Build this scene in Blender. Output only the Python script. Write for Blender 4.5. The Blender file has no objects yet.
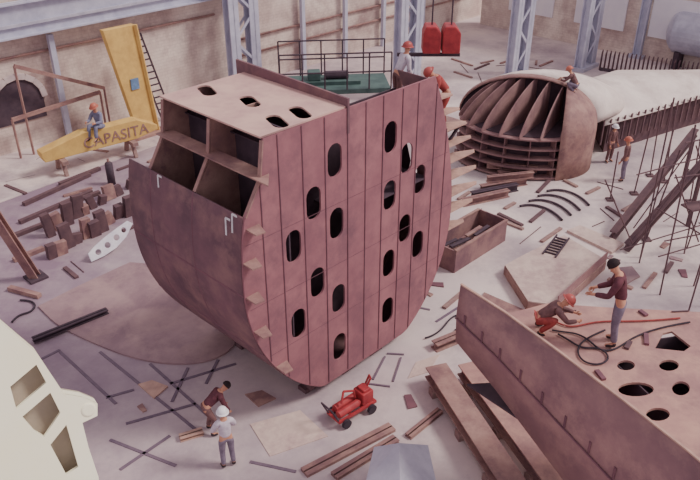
import bpy, bmesh, math, random
from mathutils import Vector, Matrix
random.seed(7)
V=Vector
Z=V((0,0,1))
FPX=750.0; TH=math.radians(30); CAMZ=13.5
def ray(px,py):
    a=(px-350)/FPX; b=(240-py)/FPX
    return V((a, math.cos(TH)+b*math.sin(TH), -math.sin(TH)+b*math.cos(TH)))
def P(px,py,z=0.0):
    d=ray(px,py); t=(z-CAMZ)/d.z
    return V((d.x*t,d.y*t,z))
def PL(px,py,p0,n):
    d=ray(px,py); c=V((0,0,CAMZ)); t=(p0-c).dot(n)/d.dot(n)
    return c+d*t
def az(deg):
    r=math.radians(deg); return V((math.sin(r),math.cos(r),0))
U=az(44); W=az(-46); N=-W
COL=bpy.context.scene.collection
# ------------------------------------------------------------ materials
def lin(c):
    c=c/255.0
    return c/12.92 if c<=0.04045 else ((c+0.055)/1.055)**2.4
def L(rgb): return (lin(rgb[0]),lin(rgb[1]),lin(rgb[2]),1)
MATS={}
def mat(name,rgb,rgb2=None,scale=2.0,rough=0.75,metal=0.0,bump=0.15,detail=6,brick=None,stain=None,side_shade=None):
    if name in MATS: return MATS[name]
    m=bpy.data.materials.new(name); m.use_nodes=True
    nt=m.node_tree; b=nt.nodes["Principled BSDF"]
    b.inputs["Roughness"].default_value=rough; b.inputs["Metallic"].default_value=metal
    b.inputs["Specular IOR Level"].default_value=0.3
    tc=nt.nodes.new("ShaderNodeTexCoord")
    nz=nt.nodes.new("ShaderNodeTexNoise"); nz.inputs["Scale"].default_value=scale; nz.inputs["Detail"].default_value=detail
    nz.inputs["Roughness"].default_value=0.62
    nt.links.new(tc.outputs["Object"],nz.inputs["Vector"])
    cr=nt.nodes.new("ShaderNodeValToRGB")
    if rgb2 is None: rgb2=tuple(max(0,c*0.78) for c in rgb)
    cr.color_ramp.elements[0].position=0.36; cr.color_ramp.elements[0].color=L(rgb2)
    cr.color_ramp.elements[1].position=0.62; cr.color_ramp.elements[1].color=L(rgb)
    nt.links.new(nz.outputs["Fac"],cr.inputs["Fac"])
    out=cr.outputs["Color"]
    if stain:
        n2=nt.nodes.new("ShaderNodeTexNoise"); n2.inputs["Scale"].default_value=stain[1]; n2.inputs["Detail"].default_value=9
        n2.inputs["Roughness"].default_value=0.72
        nt.links.new(tc.outputs["Object"],n2.inputs["Vector"])
        c2=nt.nodes.new("ShaderNodeValToRGB")
        c2.color_ramp.elements[0].position=0.46; c2.color_ramp.elements[0].color=(0,0,0,1)
        c2.color_ramp.elements[1].position=0.66; c2.color_ramp.elements[1].color=(1,1,1,1)
        nt.links.new(n2.outputs["Fac"],c2.inputs["Fac"])
        mx=nt.nodes.new("ShaderNodeMixRGB"); mx.inputs["Color2"].default_value=L(stain[0])
        nt.links.new(c2.outputs["Color"],mx.inputs["Fac"]); nt.links.new(out,mx.inputs["Color1"])
        out=mx.outputs["Color"]
    if side_shade:  # shade painted into the base colour, deepening toward low X, broken up by noise
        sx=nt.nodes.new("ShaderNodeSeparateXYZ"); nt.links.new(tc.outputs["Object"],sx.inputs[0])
        mr=nt.nodes.new("ShaderNodeMapRange"); mr.inputs["From Min"].default_value=side_shade[1]; mr.inputs["From Max"].default_value=side_shade[2]
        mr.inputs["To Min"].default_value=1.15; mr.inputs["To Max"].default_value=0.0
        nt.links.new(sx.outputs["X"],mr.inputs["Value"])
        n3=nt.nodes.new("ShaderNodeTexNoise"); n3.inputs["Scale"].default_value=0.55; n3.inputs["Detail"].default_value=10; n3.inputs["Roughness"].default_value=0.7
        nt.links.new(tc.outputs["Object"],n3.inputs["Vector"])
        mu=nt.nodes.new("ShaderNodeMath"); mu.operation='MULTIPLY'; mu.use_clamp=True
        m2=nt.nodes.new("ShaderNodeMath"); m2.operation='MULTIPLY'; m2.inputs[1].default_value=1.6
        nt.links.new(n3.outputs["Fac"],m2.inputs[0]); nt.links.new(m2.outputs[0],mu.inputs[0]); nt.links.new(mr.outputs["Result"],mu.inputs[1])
        mx=nt.nodes.new("ShaderNodeMixRGB"); mx.inputs["Color2"].default_value=L(side_shade[0])
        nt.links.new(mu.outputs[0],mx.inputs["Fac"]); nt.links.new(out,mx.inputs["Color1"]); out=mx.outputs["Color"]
    if brick:
        br=nt.nodes.new("ShaderNodeTexBrick"); br.inputs["Scale"].default_value=brick
        br.inputs["Color1"].default_value=(1,1,1,1); br.inputs["Color2"].default_value=(0.86,0.84,0.82,1); br.inputs["Mortar"].default_value=(0.7,0.67,0.65,1)
        br.inputs["Mortar Size"].default_value=0.03
        sx=nt.nodes.new("ShaderNodeSeparateXYZ"); cx=nt.nodes.new("ShaderNodeCombineXYZ")
        nt.links.new(tc.outputs["Object"],sx.inputs[0])
        nt.links.new(sx.outputs["X"],cx.inputs["X"]); nt.links.new(sx.outputs["Z"],cx.inputs["Y"])
        nt.links.new(cx.outputs[0],br.inputs["Vector"])
        mx=nt.nodes.new("ShaderNodeMixRGB"); mx.blend_type='MULTIPLY'; mx.inputs["Fac"].default_value=0.35
        nt.links.new(out,mx.inputs["Color1"]); nt.links.new(br.outputs["Color"],mx.inputs["Color2"]); out=mx.outputs["Color"]
    nt.links.new(out,b.inputs["Base Color"])
    if bump:
        bp=nt.nodes.new("ShaderNodeBump"); bp.inputs["Strength"].default_value=bump; bp.inputs["Distance"].default_value=0.03
        nt.links.new(nz.outputs["Fac"],bp.inputs["Height"]); nt.links.new(bp.outputs["Normal"],b.inputs["Normal"])
    MATS[name]=m; return m
m_face=mat("primer_red",(166,114,120),(144,97,106),1.0,0.7,detail=10,stain=((126,88,98),0.7))
m_seam=mat("seam_mauve",(128,88,98),(110,76,88),2,0.7)
m_shell=mat("shell_steel",(124,90,98),(100,74,84),0.9,0.65,detail=10,stain=((140,106,106),1.2))
m_deck=mat("deck_primer",(212,176,164),(190,152,148),1.5,0.7,detail=9)
m_tan=mat("tan_steel",(198,162,146),(172,138,128),3,0.7)
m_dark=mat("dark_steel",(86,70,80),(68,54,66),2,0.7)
m_rust=mat("rust_steel",(158,122,116),(130,98,100),2,0.75,stain=((176,142,132),1.1))
m_dome=mat("dome_steel",(144,110,112),(118,88,96),1.5,0.75,stain=((160,126,122),1.2))
m_domelt=mat("dome_rib_steel",(160,126,124),(132,100,104),1.5,0.75)
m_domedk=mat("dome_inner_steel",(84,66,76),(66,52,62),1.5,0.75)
m_rustdeck=mat("rust_deck",(196,154,140),(172,130,126),1.4,0.7,detail=9,stain=((150,114,114),0.9))
m_plate=mat("flat_plate",(158,130,134),(136,110,118),0.9,0.7,stain=((172,144,142),0.6))
m_tanplate=mat("tan_plate",(220,198,186),(198,174,166),1.2,0.7,stain=((180,152,150),0.9))
m_pale=mat("pale_plate",(236,224,216),(218,204,198),0.9,0.6,stain=((206,190,184),0.7))
m_blue=mat("bluegrey_paint",(198,198,214),(176,176,196),1.5,0.6)
m_yellow=mat("yellow_paint",(226,190,112),(206,168,100),2,0.6)
m_cream=mat("cream_paint",(255,253,226),(255,250,218),1.2,0.5,bump=0.03)
m_red=mat("red_paint",(180,66,70),(150,52,60),4,0.5)
m_green=mat("green_paint",(86,108,104),(70,90,88),3,0.6)
m_wood=mat("weathered_wood",(166,136,128),(136,108,108),4,0.85)
m_white=mat("white_paint",(232,230,236),(212,208,220),3,0.6)
m_grey=mat("grey_galvanised",(194,192,206),(174,172,188),2,0.5)
m_rubber=mat("black_rubber",(66,56,66),(54,44,54),5,0.8)
m_chalk=mat("chalk_mark",(225,222,225),(200,196,200),8,0.9)
m_skin=mat("skin",(205,150,125),(190,134,112),6,0.6,bump=0.0)
m_hair=mat("dark_hair",(52,38,40),(40,30,34),20,0.8)
m_boot=mat("boot_leather",(60,48,52),(48,38,44),8,0.7)
m_wall=mat("masonry",(238,224,212),(204,184,176),0.45,0.9,brick=1.6,detail=10,stain=((166,142,140),0.28))
m_floor=mat("shop_floor",(226,210,204),(198,182,184),0.28,0.85,bump=0.08,detail=12,stain=((166,150,156),0.2),side_shade=((142,120,136),-17,-1))  # the hall's darker left side is mixed into the floor colour as shade
m_walk=mat("pale_floor",(220,204,198),(196,180,182),0.6,0.85,bump=0.08,detail=10,stain=((174,156,160),0.5))
m_glass=mat("window_haze",(236,232,236),(222,218,228),0.4,0.4,bump=0)
m_line=mat("floor_line",(124,106,120),(108,92,108),3,0.8)
m_brn=mat("brown_beam",(110,84,88),(90,68,76),2,0.75)
# ------------------------------------------------------------ mesh builder
class MB:
    def __init__(s): s.v=[]; s.f=[]
    def hexa(s,c):
        o=len(s.v); s.v+= [V(p) for p in c]
        s.f+=[tuple(o+i for i in q) for q in ((0,3,2,1),(4,5,6,7),(0,1,5,4),(1,2,6,5),(2,3,7,6),(3,0,4,7))]
        return s
    def box(s,c,size,ax=V((1,0,0)),ay=None):
        c=V(c); ax=ax.normalized(); ay=(ay or Z.cross(ax)).normalized(); az_=ax.cross(ay)
        h=[x/2 for x in size]
        pts=[]
        for k in (-1,1):
            for (i,j) in ((-1,-1),(1,-1),(1,1),(-1,1)):
                pts.append(c+ax*h[0]*i+ay*h[1]*j+az_*h[2]*k)
        return s.hexa(pts)
    def beam(s,a,b,w,h,up=Z):
        a=V(a); b=V(b); d=(b-a); l=d.length; d=d.normalized()
        if abs(d.dot(up))>0.99: up=V((0,1,0)) if abs(d.y)<0.9 else V((1,0,0))
        side=up.cross(d).normalized(); u2=d.cross(side)
        c=(a+b)/2
        pts=[]
        for k in (-1,1):
            for (i,j) in ((-1,-1),(1,-1),(1,1),(-1,1)):
                pts.append(c+d*l/2*i+side*w/2*j+u2*h/2*k)
        return s.hexa(pts)
    def ibeam(s,a,b,w,h,t=0.03,up=Z):
        a=V(a); b=V(b)
        s.beam(a+up*(h/2-t/2),b+up*(h/2-t/2),w,t,up); s.beam(a-up*(h/2-t/2),b-up*(h/2-t/2),w,t,up)
        s.beam(a,b,t,h,up); return s
    def tube(s,a,b,r,r2=None,n=10,cap=True):
        a=V(a); b=V(b); r2=r if r2 is None else r2
        d=(b-a).normalized(); up=Z if abs(d.z)<0.95 else V((1,0,0))
        x=d.cross(up).normalized(); y=d.cross(x); o=len(s.v)
        for (p,rr) in ((a,r),(b,r2)):
            for i in range(n):
                t=2*math.pi*i/n; s.v.append(p+x*rr*math.cos(t)+y*rr*math.sin(t))
        for i in range(n):
            j=(i+1)%n; s.f.append((o+i,o+j,o+n+j,o+n+i))
        if cap:
            s.f.append(tuple(o+i for i in range(n))[::-1]); s.f.append(tuple(o+n+i for i in range(n)))
        return s
    def path(s,pts,r,n=6):
        for i in range(len(pts)-1): s.tube(pts[i],pts[i+1],r,n=n)
        return s
    def prism(s,pts,th):
        o=len(s.v); n=len(pts); pts=[V(p) for p in pts]
        s.v+=pts+[p+th for p in pts]
        s.f.append(tuple(range(o+n-1,o-1,-1))); s.f.append(tuple(range(o+n,o+2*n)))
        for i in range(n):
            j=(i+1)%n; s.f.append((o+i,o+j,o+n+j,o+n+i))
        return s
    def grid(s,rows):
        o=len(s.v); m=len(rows[0])
        for r in rows: s.v+=[V(p) for p in r]
        for i in range(len(rows)-1):
            for j in range(m-1):
                s.f.append((o+i*m+j,o+i*m+j+1,o+(i+1)*m+j+1,o+(i+1)*m+j))
        return s
    def sphere(s,c,r,sc=(1,1,1),nu=14,nv=9,v0=-90,v1=90):
        rows=[]
        for i in range(nv+1):
            t=math.radians(v0+(v1-v0)*i/nv)
            rows.append([V(c)+V((r*sc[0]*math.cos(t)*math.cos(2*math.pi*j/nu),r*sc[1]*math.cos(t)*math.sin(2*math.pi*j/nu),r*sc[2]*math.sin(t))) for j in range(nu+1)])
        return s.grid(rows)
    def mesh(s,name,off=V((0,0,0)),smooth=False,solid=0):
        me=bpy.data.meshes.new(name); me.from_pydata([tuple(p-off) for p in s.v],[],s.f)
        bm=bmesh.new(); bm.from_mesh(me); bmesh.ops.remove_doubles(bm,verts=bm.verts,dist=1e-5)
        bmesh.ops.recalc_face_normals(bm,faces=bm.faces)
        bm.to_mesh(me); bm.free()
        if smooth:
            for p in me.polygons: p.use_smooth=True
        return me
def new_obj(name,me,m,parent=None):
    o=bpy.data.objects.new(name,me)
    if me is not None and m is not None:
        me.materials.clear(); me.materials.append(m)
    COL.objects.link(o)
    if parent: o.parent=parent
    return o
def thing(name,label,cat,loc,group=None,rotz=0):
    e=bpy.data.objects.new(name,None); COL.objects.link(e); e.location=loc; e.rotation_euler=(0,0,rotz)
    e.empty_display_size=0.2
    e["label"]=label; e["category"]=cat
    if group: e["group"]=group
    return e
def part(mb,name,m,parent,smooth=False,solid=0,bevel=0,label=None,local=False):
    off=V((0,0,0)) if local else V(parent.location)
    me=mb.mesh(name,off,smooth)
    o=new_obj(name,me,m,parent)
    if solid:
        q=o.modifiers.new("s","SOLIDIFY"); q.thickness=solid; q.offset=0
    if bevel:
        q=o.modifiers.new("b","BEVEL"); q.width=bevel; q.segments=2
    if label: o["label"]=label
    return o
OCC=[]
def occ_seg(a,b,r=0.25):
    a=V(a);b=V(b); n=max(2,int((b-a).length/0.3))
    for i in range(n+1):
        p=a.lerp(b,i/n); OCC.append((p.x,p.y,r))
def solo(mb,name,m,label,cat,group=None,smooth=False,solid=0,bevel=0,kind=None):
    lo=V((min(p.x for p in mb.v),min(p.y for p in mb.v),min(p.z for p in mb.v)))
    hi=V((max(p.x for p in mb.v),max(p.y for p in mb.v),0)); off=V(((lo.x+hi.x)/2,(lo.y+hi.y)/2,lo.z))
    me=mb.mesh(name,off,smooth); o=new_obj(name,me,m); o.location=off
    if label: o["label"]=label
    if cat: o["category"]=cat
    if group: o["group"]=group
    if kind: o["kind"]=kind
    if solid:
        q=o.modifiers.new("s","SOLIDIFY"); q.thickness=solid; q.offset=0
    if bevel:
        q=o.modifiers.new("b","BEVEL"); q.width=bevel; q.segments=2
    return o
def plate(outline,holes,th,O,A,B,name,m,parent=None,label=None):
    cu=bpy.data.curves.new("tmp",'CURVE'); cu.dimensions='2D'; cu.fill_mode='BOTH'; cu.extrude=th/2
    for pl in [outline]+holes:
        sp=cu.splines.new('POLY'); sp.points.add(len(pl)-1)
        for i,p in enumerate(pl): sp.points[i].co=(p[0],p[1],0,1)
        sp.use_cyclic_u=True
    ob=bpy.data.objects.new("tmp",cu); COL.objects.link(ob)
    dg=bpy.context.evaluated_depsgraph_get(); me=bpy.data.meshes.new_from_object(ob.evaluated_get(dg))
    bpy.data.objects.remove(ob); bpy.data.curves.remove(cu)
    C=A.cross(B); off=parent.location if parent else V((0,0,0))
    for v in me.vertices:
        c=v.co.copy(); v.co=O+A*c.x+B*c.y+C*c.z-off
    me.name=name
    o=new_obj(name,me,m,parent)
    if label: o["label"]=label
    return o
def plate_top(outline,holes,th,O,A,B,name,m,label,cat,group=None):
    o=plate(outline,holes,th,O,A,B,name,m)
    me=o.data; xs=[v.co for v in me.vertices]
    off=V(((min(p.x for p in xs)+max(p.x for p in xs))/2,(min(p.y for p in xs)+max(p.y for p in xs))/2,min(p.z for p in xs)))
    for v in me.vertices: v.co=v.co-off
    o.location=off; o["label"]=label; o["category"]=cat
    if group: o["group"]=group
    return o
def stadium(cx,cy,w,h,n=6,rot=0):
    r=w/2; pts=[]
    for i in range(n+1):
        t=math.pi*i/n; pts.append((r*math.cos(t),h/2-r+r*math.sin(t)))
    for i in range(n+1):
        t=math.pi+math.pi*i/n; pts.append((r*math.cos(t),-h/2+r+r*math.sin(t)))
    c,s=math.cos(rot),math.sin(rot)
    return [(cx+c*x-s*y,cy+s*x+c*y) for x,y in pts]
def ellipse(cx,cy,a,b,n=20):
    return [(cx+a*math.cos(2*math.pi*i/n),cy+b*math.sin(2*math.pi*i/n)) for i in range(n)]
# ============================================================ SETTING
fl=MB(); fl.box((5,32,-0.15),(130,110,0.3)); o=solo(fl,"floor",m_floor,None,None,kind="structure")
wp=P(220,92,0)
a0=wp-U*40; a1=wp+U*34
wl=MB(); wl.beam(a0+W*0.3+Z*5,a1+W*0.3+Z*5,0.6,10)
me=wl.mesh("wall_back",wp); o=new_obj("wall_back",me,m_wall); o.location=wp; o["kind"]="structure"
me.transform(Matrix.Rotation(-math.atan2(U.y,U.x),4,'Z')); o.rotation_euler=(0,0,math.atan2(U.y,U.x))
ep=P(480,24,0)
wl=MB(); eb=ep-W*60
wl.beam(ep+U*0.3+Z*5,eb+U*0.3+Z*5,0.6,10)
me=wl.mesh("wall_right",ep); o=new_obj("wall_right",me,m_wall); o.location=ep; o["kind"]="structure"
me.transform(Matrix.Rotation(-math.atan2(W.y,W.x),4,'Z')); o.rotation_euler=(0,0,math.atan2(W.y,W.x))
def arch(s,z0,w,h,i):
    b=wp+U*s+N*0.02+Z*z0
    pts=[(-w/2,0),(w/2,0),(w/2,h-w/2)]+[(w/2*math.cos(math.pi*k/8),h-w/2+w/2*math.sin(math.pi*k/8)) for k in range(1,8)]+[(-w/2,h-w/2)]
    o=plate(pts,[],0.08,b,U,Z,"door_%d"%i,m_dark); o["kind"]="structure"
    fr=MB()
    for k in range(2,len(pts)-1):
        q0=b+U*pts[k][0]*1.06+Z*pts[k][1]*1.03; q1=b+U*pts[k+1][0]*1.06+Z*pts[k+1][1]*1.03
        fr.beam(q0,q1,0.25,0.25,N)
    t=new_obj("trim_%d"%i,fr.mesh("trim"),m_walk); t["kind"]="structure"
sa=(PL(22,115,wp,N)-wp); arch(sa.dot(U),sa.z-0.3,2.2,2.0,1)
for i,s in enumerate((4,9,14,19)):
    b=ep-W*s-U*0.05+Z*2.6
    mb=MB(); mb.box(b,(3.4,0.1,2.4),W)
    o=new_obj("window_%d"%(i+1),mb.mesh("w"),m_glass); o["kind"]="structure"
wk=MB(); wk.prism([P(-60,225),P(240,115),P(330,75),P(150,105),P(-60,175)],Z*0.03)
o=solo(wk,"floor_walkway",m_walk,None,None,kind="structure")
# ============================================================ columns
def lattice_column(px,py,w,label,h=11,ax=U,fl=0.45):
    b=P(px,py,0); OCC.append((b.x,b.y,1.8)); t=thing("steel_column",label,"column",b,group="hall columns")
    ay=Z.cross(ax)
    mb=MB(); mb.ibeam(b-ax*w/2+Z*0.2,b-ax*w/2+Z*h,fl,0.5,0.06,ay); part(mb,"column_leg",m_blue,t)
    mb=MB(); mb.ibeam(b+ax*w/2+Z*0.2,b+ax*w/2+Z*h,fl,0.5,0.06,ay); part(mb,"column_leg",m_blue,t)
    mb=MB(); z=0.5; k=1
    while z<h-w:
        for q in (-0.2,0.2):
            mb.beam(b-ax*w/2*k+Z*z+ay*q,b+ax*w/2*k+Z*(z+w)+ay*q,0.13,0.05,ay)
        z+=w; k=-k
    part(mb,"lacing",m_blue,t)
    mb=MB(); mb.box(b+Z*0.1,(w+0.7,0.9,0.2),ax); part(mb,"base_plate",m_grey,t)
    return t
lattice_column(247,96,1.3,"pale blue-grey lattice steel column before the masonry wall",fl=0.6)
lattice_column(406,96,1.2,"pale blue-grey lattice steel column behind the tall hull block",fl=0.55)
lattice_column(516,76,1.2,"pale blue-grey lattice steel column behind the ribbed hull block",fl=0.5)
lattice_column(584,68,1.2,"pale blue-grey lattice steel column beside the pale panel",fl=0.5)
lattice_column(640,56,0.9,"pale blue-grey lattice steel column near the end wall")
g0=wp+N*0.55-U*30; g1=wp+N*0.55+U*1.5
t=thing("runway_girder","pale blue crane runway girder running along the masonry wall","girder",g0+Z*5.2)
mb=MB(); mb.ibeam(g0+Z*5.8,g1+Z*5.8,0.5,1.4,0.06); part(mb,"girder_beam",m_blue,t)
mb=MB(); mb.beam(g0+Z*5.6+N*0.1,g1+Z*5.6+N*0.1,0.12,0.12); part(mb,"cable_tray",m_grey,t)
for k,(z,s0,s1) in enumerate(((2.6,1.5,26),(1.7,1.5,24),(4.2,-28,0))):
    mb=MB(); mb.tube(wp+N*0.1+U*s0+Z*z,wp+N*0.1+U*s1+Z*z,0.06)
    solo(mb,"wall_pipe",m_rust,"rusty steel service pipe running along the masonry wall","pipe",group="wall pipes",smooth=True)
for s in (6.0,9.5,13.0,17.0,-9.0):
    mb=MB(); mb.beam(wp+N*0.3+U*s,wp+N*0.3+U*s+Z*(7 if s>0 else 4.9),0.22,0.24,U); solo(mb,"wall_post",m_blue,"pale steel wall post standing against the masonry wall","post",group="wall posts")
for (a,b) in (((12,120),(100,92)),((14,66),(104,88))):
    A=PL(a[0],a[1],wp+N*0.9,N); B_=PL(b[0],b[1],wp+N*0.9,N)
    mb=MB(); mb.beam(A,B_,0.12,0.16)
    for q in (A,B_): mb.beam(V((q.x,q.y,0)),q,0.08,0.08)
    solo(mb,"wall_stage_rail",m_rust,"rusty steel rail on posts standing before the masonry wall","rail",group="stage rails")
# ============================================================ MAIN HULL BLOCK
B0=P(300,388,0.75); BP=V((B0.x,B0.y,0))
def fs(px,py):
    p=PL(px,py,BP,N); r=p-BP
    return (r.dot(U),r.z)
def chaikin(pts):
    r=[pts[0]]
    for i in range(len(pts)-1):
        a,b=pts[i],pts[i+1]
        r.append((a[0]*.75+b[0]*.25,a[1]*.75+b[1]*.25)); r.append((a[0]*.25+b[0]*.75,a[1]*.25+b[1]*.75))
    r.append(pts[-1]); return r
ZT=(fs(262,137)[1]+fs(432,78)[1])/2
top2=[fs(260,180),fs(250,203)]
pix=[(244,218),(242,240),(242,262),(243,284),(245,305),(250,326),(258,345),(269,361),(284,375),(302,384),(322,387),(343,382),(366,370),(389,351),(409,326),(426,297),(439,265),(447,235),(451,205),(451,175),(448,140),(442,103)]
out=[fs(*p) for p in pix]
out=chaikin(chaikin(out))
out=[(s,max(z,0.31)) for s,z in out]
sTL=fs(262,137)[0]; sTR=fs(435,77)[0]
face=[(sTL,ZT)]+top2+out+[(sTR,ZT)]
LEN=4.35; LD=3.55
hb=thing("ship_hull_block","tall reddish-brown steel hull section with rounded bottom and oval manholes","ship section",BP)
def Bp(s,k,z): return BP+U*s+W*k+Z*z
hpx=[(334,160),(390,137),(406,158),(419,179),(313,203),(336,223),(389,195),(404,228),(417,244),(293,246),(388,263),(317,282),(338,298),(387,310),(298,323),(339,346)]
holes=[]
for p in hpx:
    s,z=fs(*p); holes.append(stadium(s,z,0.45,0.82,8))
plate(face,holes,0.05,BP,U,Z,"bulkhead",m_face,hb,"reddish primed bulkhead plate with oval manholes")
def zr(poly,s):
    zs=[]
    for i in range(len(poly)):
        a=poly[i]; b=poly[(i+1)%len(poly)]
        if (a[0]-s)*(b[0]-s)<0: zs.append(a[1]+(b[1]-a[1])*(s-a[0])/(b[0]-a[0]))
    return min(zs),max(zs)
def sr(poly,z):
    sl_=[]
    for i in range(len(poly)):
        a=poly[i]; b=poly[(i+1)%len(poly)]
        if (a[1]-z)*(b[1]-z)<0: sl_.append(a[0]+(b[0]-a[0])*(z-a[1])/(b[1]-a[1]))
    return min(sl_),max(sl_)
smin=min(p[0] for p in face); smax=max(p[0] for p in face)
for i,x in enumerate((262,281,304,325.5,347,364,380,397.5,411.5,428,439)):
    s=fs(x,230)[0]; a,b=zr(face,s)
    mb=MB(); mb.beam(Bp(s,-0.033,a+0.05),Bp(s,-0.033,b-0.02),0.018,0.02,U); part(mb,"stiffener",m_seam,hb)
for z in (2.3,3.85,5.5):
    a,b=sr(face,z)
    mb=MB(); mb.beam(Bp(a+0.08,-0.027,z),Bp(b-0.08,-0.027,z),0.006,0.01); part(mb,"weld_seam",m_seam,hb)
zcut=fs(450,180)[1]
iL=max(i for i,(s_,z_) in enumerate(out) if z_<zcut and s_>3)
sh2=out[:iL+1]
rows=[[Bp(s_,k,z_) for (s_,z_) in sh2] for k in (0.03,0.9,1.8,2.7,3.5,LEN)]
mb=MB(); mb.grid(rows); part(mb,"shell_plating",m_shell,hb,smooth=True,solid=0.04)
up=out[iL:]+[(sTR,ZT-0.1)]
mb=MB(); mb.grid([[Bp(s_-0.01,k,z_) for (s_,z_) in up] for k in (0.03,1.2)]); part(mb,"shell_plating",m_shell,hb,smooth=True,solid=0.03)
sc_=(smin+smax)/2
for k in (1.75,3.4):
    mb=MB()
    for i in range(46):
        p=Bp(sh2[i][0],k,sh2[i][1]); q=Bp(sh2[i+1][0],k,sh2[i+1][1]); mb.beam(p,q,0.045,0.045)
    part(mb,"weld_seam",m_seam,hb)
for idx in (16,28):
    s_,z_=sh2[idx]; mb=MB(); mb.beam(Bp(s_,0.02,z_),Bp(s_,LEN,z_),0.05,0.045); part(mb,"weld_seam",m_seam,hb)
for k in (1.75,LD-0.03):
    ins=[((s_-sc_)*0.985+sc_,(z_-3.7)*0.985+3.7) for s_,z_ in face if not (s_>1.9 and z_>5.0)]
    ins=[(sTL+0.02,ZT-0.02)]+ins[1:]+[(1.8,5.0),(1.75,ZT-0.02)]
    hh=[stadium(x,y,0.7,1.3) for x in (0.6,2.2,3.8) for y in (2.4,4.0)]
    plate(ins,hh,0.04,BP+W*k,U,Z,"web_frame",m_rust,hb)
ins=[(0.1,1.4),(3.0,1.2),(4.4,2.3),(5.2,3.6),(5.5,4.9),(sTR-0.1,ZT-0.55),(0.1,ZT-0.55)]
plate(ins,[],0.04,BP+W*1.2,U,Z,"manhole_dark_backing",m_dark,hb)  # dark plate added behind the manholes so they look deep in shade
sS,zS=out[0]; sm,zm=top2[0]
for k in (0.0,1.75,LD-0.05):
    mb=MB(); mb.beam(Bp(sTL-0.02,k,ZT-0.05),Bp(sm-0.02,k,zm),0.1,0.03,U); mb.beam(Bp(sm-0.02,k,zm),Bp(sS+0.02,k,zS),0.1,0.03,U)
    part(mb,"flange",m_rust,hb)
mb=MB(); mb.prism([Bp(sm-0.16,-0.45,zm+0.05),Bp(sm-0.16,LD,zm+0.05),Bp(sm+0.25,LD,zm+0.05),Bp(sm+0.25,0,zm+0.05)],Z*0.03); part(mb,"stringer",m_rust,hb)
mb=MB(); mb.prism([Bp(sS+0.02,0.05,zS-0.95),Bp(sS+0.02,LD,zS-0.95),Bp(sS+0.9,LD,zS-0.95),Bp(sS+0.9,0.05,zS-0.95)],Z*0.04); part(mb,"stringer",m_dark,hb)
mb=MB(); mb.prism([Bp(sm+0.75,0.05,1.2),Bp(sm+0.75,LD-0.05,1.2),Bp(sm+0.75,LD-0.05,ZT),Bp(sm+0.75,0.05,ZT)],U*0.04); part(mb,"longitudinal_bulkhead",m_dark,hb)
DE=1.7
def ds(px,py):
    r=P(px,py,ZT)-BP; return (r.dot(U),r.dot(W))
dh=[]
for p in ((207,92),(250,103),(300,114),(277,123)):
    a,b=ds(*p); dh.append(stadium(a,b,0.34,0.8,6,-0.35))
plate([(sTL-0.05,0.0),(sTL-0.05,LD),(DE,LD),(DE,0.0)],dh,0.04,BP+Z*(ZT+0.02),U,W,"deck_plate",m_deck,hb,"light brown deck plate with oval cutouts")
mb=MB(); mb.prism([Bp(DE,-0.05,ZT-0.6),Bp(DE,LD+0.3,ZT-0.6),Bp(DE,LD+0.3,ZT+0.3),Bp(DE,-0.05,ZT+0.22)],U*0.06)
part(mb,"coaming",m_shell,hb)
mb=MB(); mb.prism([Bp(DE+0.05,0,5.0),Bp(DE+0.05,LD,5.0),Bp(sTR-0.1,LD,5.0),Bp(sTR-0.1,0,5.0)],Z*0.04); part(mb,"hidden_shade_deck",m_dark,hb)  # hidden plate added to keep the inside of the block dark
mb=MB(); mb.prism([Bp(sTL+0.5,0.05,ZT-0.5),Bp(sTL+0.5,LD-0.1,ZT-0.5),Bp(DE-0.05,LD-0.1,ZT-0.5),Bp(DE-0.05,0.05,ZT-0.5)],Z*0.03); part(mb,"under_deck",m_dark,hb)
WZ=ZT-1.35
mb=MB(); mb.prism([Bp(3.2,1.25,WZ),Bp(3.2,2.0,WZ),Bp(sTR+0.9,2.0,WZ),Bp(sTR+0.9,1.25,WZ)],Z*0.05)
part(mb,"walk_board",m_wood,hb)
mb=MB()
for x in (3.4,4.9): mb.beam(Bp(x,1.9,5.04),Bp(x,1.9,WZ),0.08,0.08)
part(mb,"board_post",m_wood,hb)
WZ2=ZT-1.75
mb=MB(); mb.prism([Bp(sTR+0.55,0.1,WZ2),Bp(sTR+0.55,1.0,WZ2),Bp(sTR+1.7,1.0,WZ2),Bp(sTR+1.7,0.1,WZ2)],Z*0.05); part(mb,"walk_board",m_wood,hb)
mb=MB(); mb.beam(Bp(sTR+0.1,0.3,WZ2-0.05),Bp(sTR+1.7,0.3,WZ2-0.05),0.1,0.1); mb.beam(Bp(sTR+0.35,0.3,WZ2-1.1),Bp(sTR+1.6,0.3,WZ2-0.08),0.07,0.07); part(mb,"board_support",m_dark,hb)
for (px,py) in ((246,230),(243,264),(246,298),(254,332),(276,367)):
    s_,z_=fs(px,py)
    mb=MB(); mb.prism([Bp(s_-0.03,-0.36,z_),Bp(s_+0.2,-0.4,z_),Bp(s_+0.34,0,z_),Bp(s_-0.02,0,z_)],Z*0.03); part(mb,"bracket",m_rust,hb)
for (px,py,l) in ((442,100,0.5),(445,116,0.7),(448,132,0.9),(450,148,1.05),(451,164,1.2),(451,181,1.3),(451,198,1.35),(450,214,1.2),(447,232,0.9)):
    s_,z_=fs(px,py)
    mb=MB(); mb.prism([Bp(s_-0.05,0.02,z_),Bp(s_+l*0.9,0.0,z_),Bp(s_+l,0.1,z_),Bp(s_+l*0.5,0.4,z_),Bp(s_-0.05,0.5,z_)],Z*0.04)
    mb.prism([Bp(s_-0.03,0.2,z_),Bp(s_+l*0.6,0.2,z_),Bp(s_-0.03,0.2,z_-0.25)],W*0.03); part(mb,"scaffold_bracket",m_tan,hb)
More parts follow.
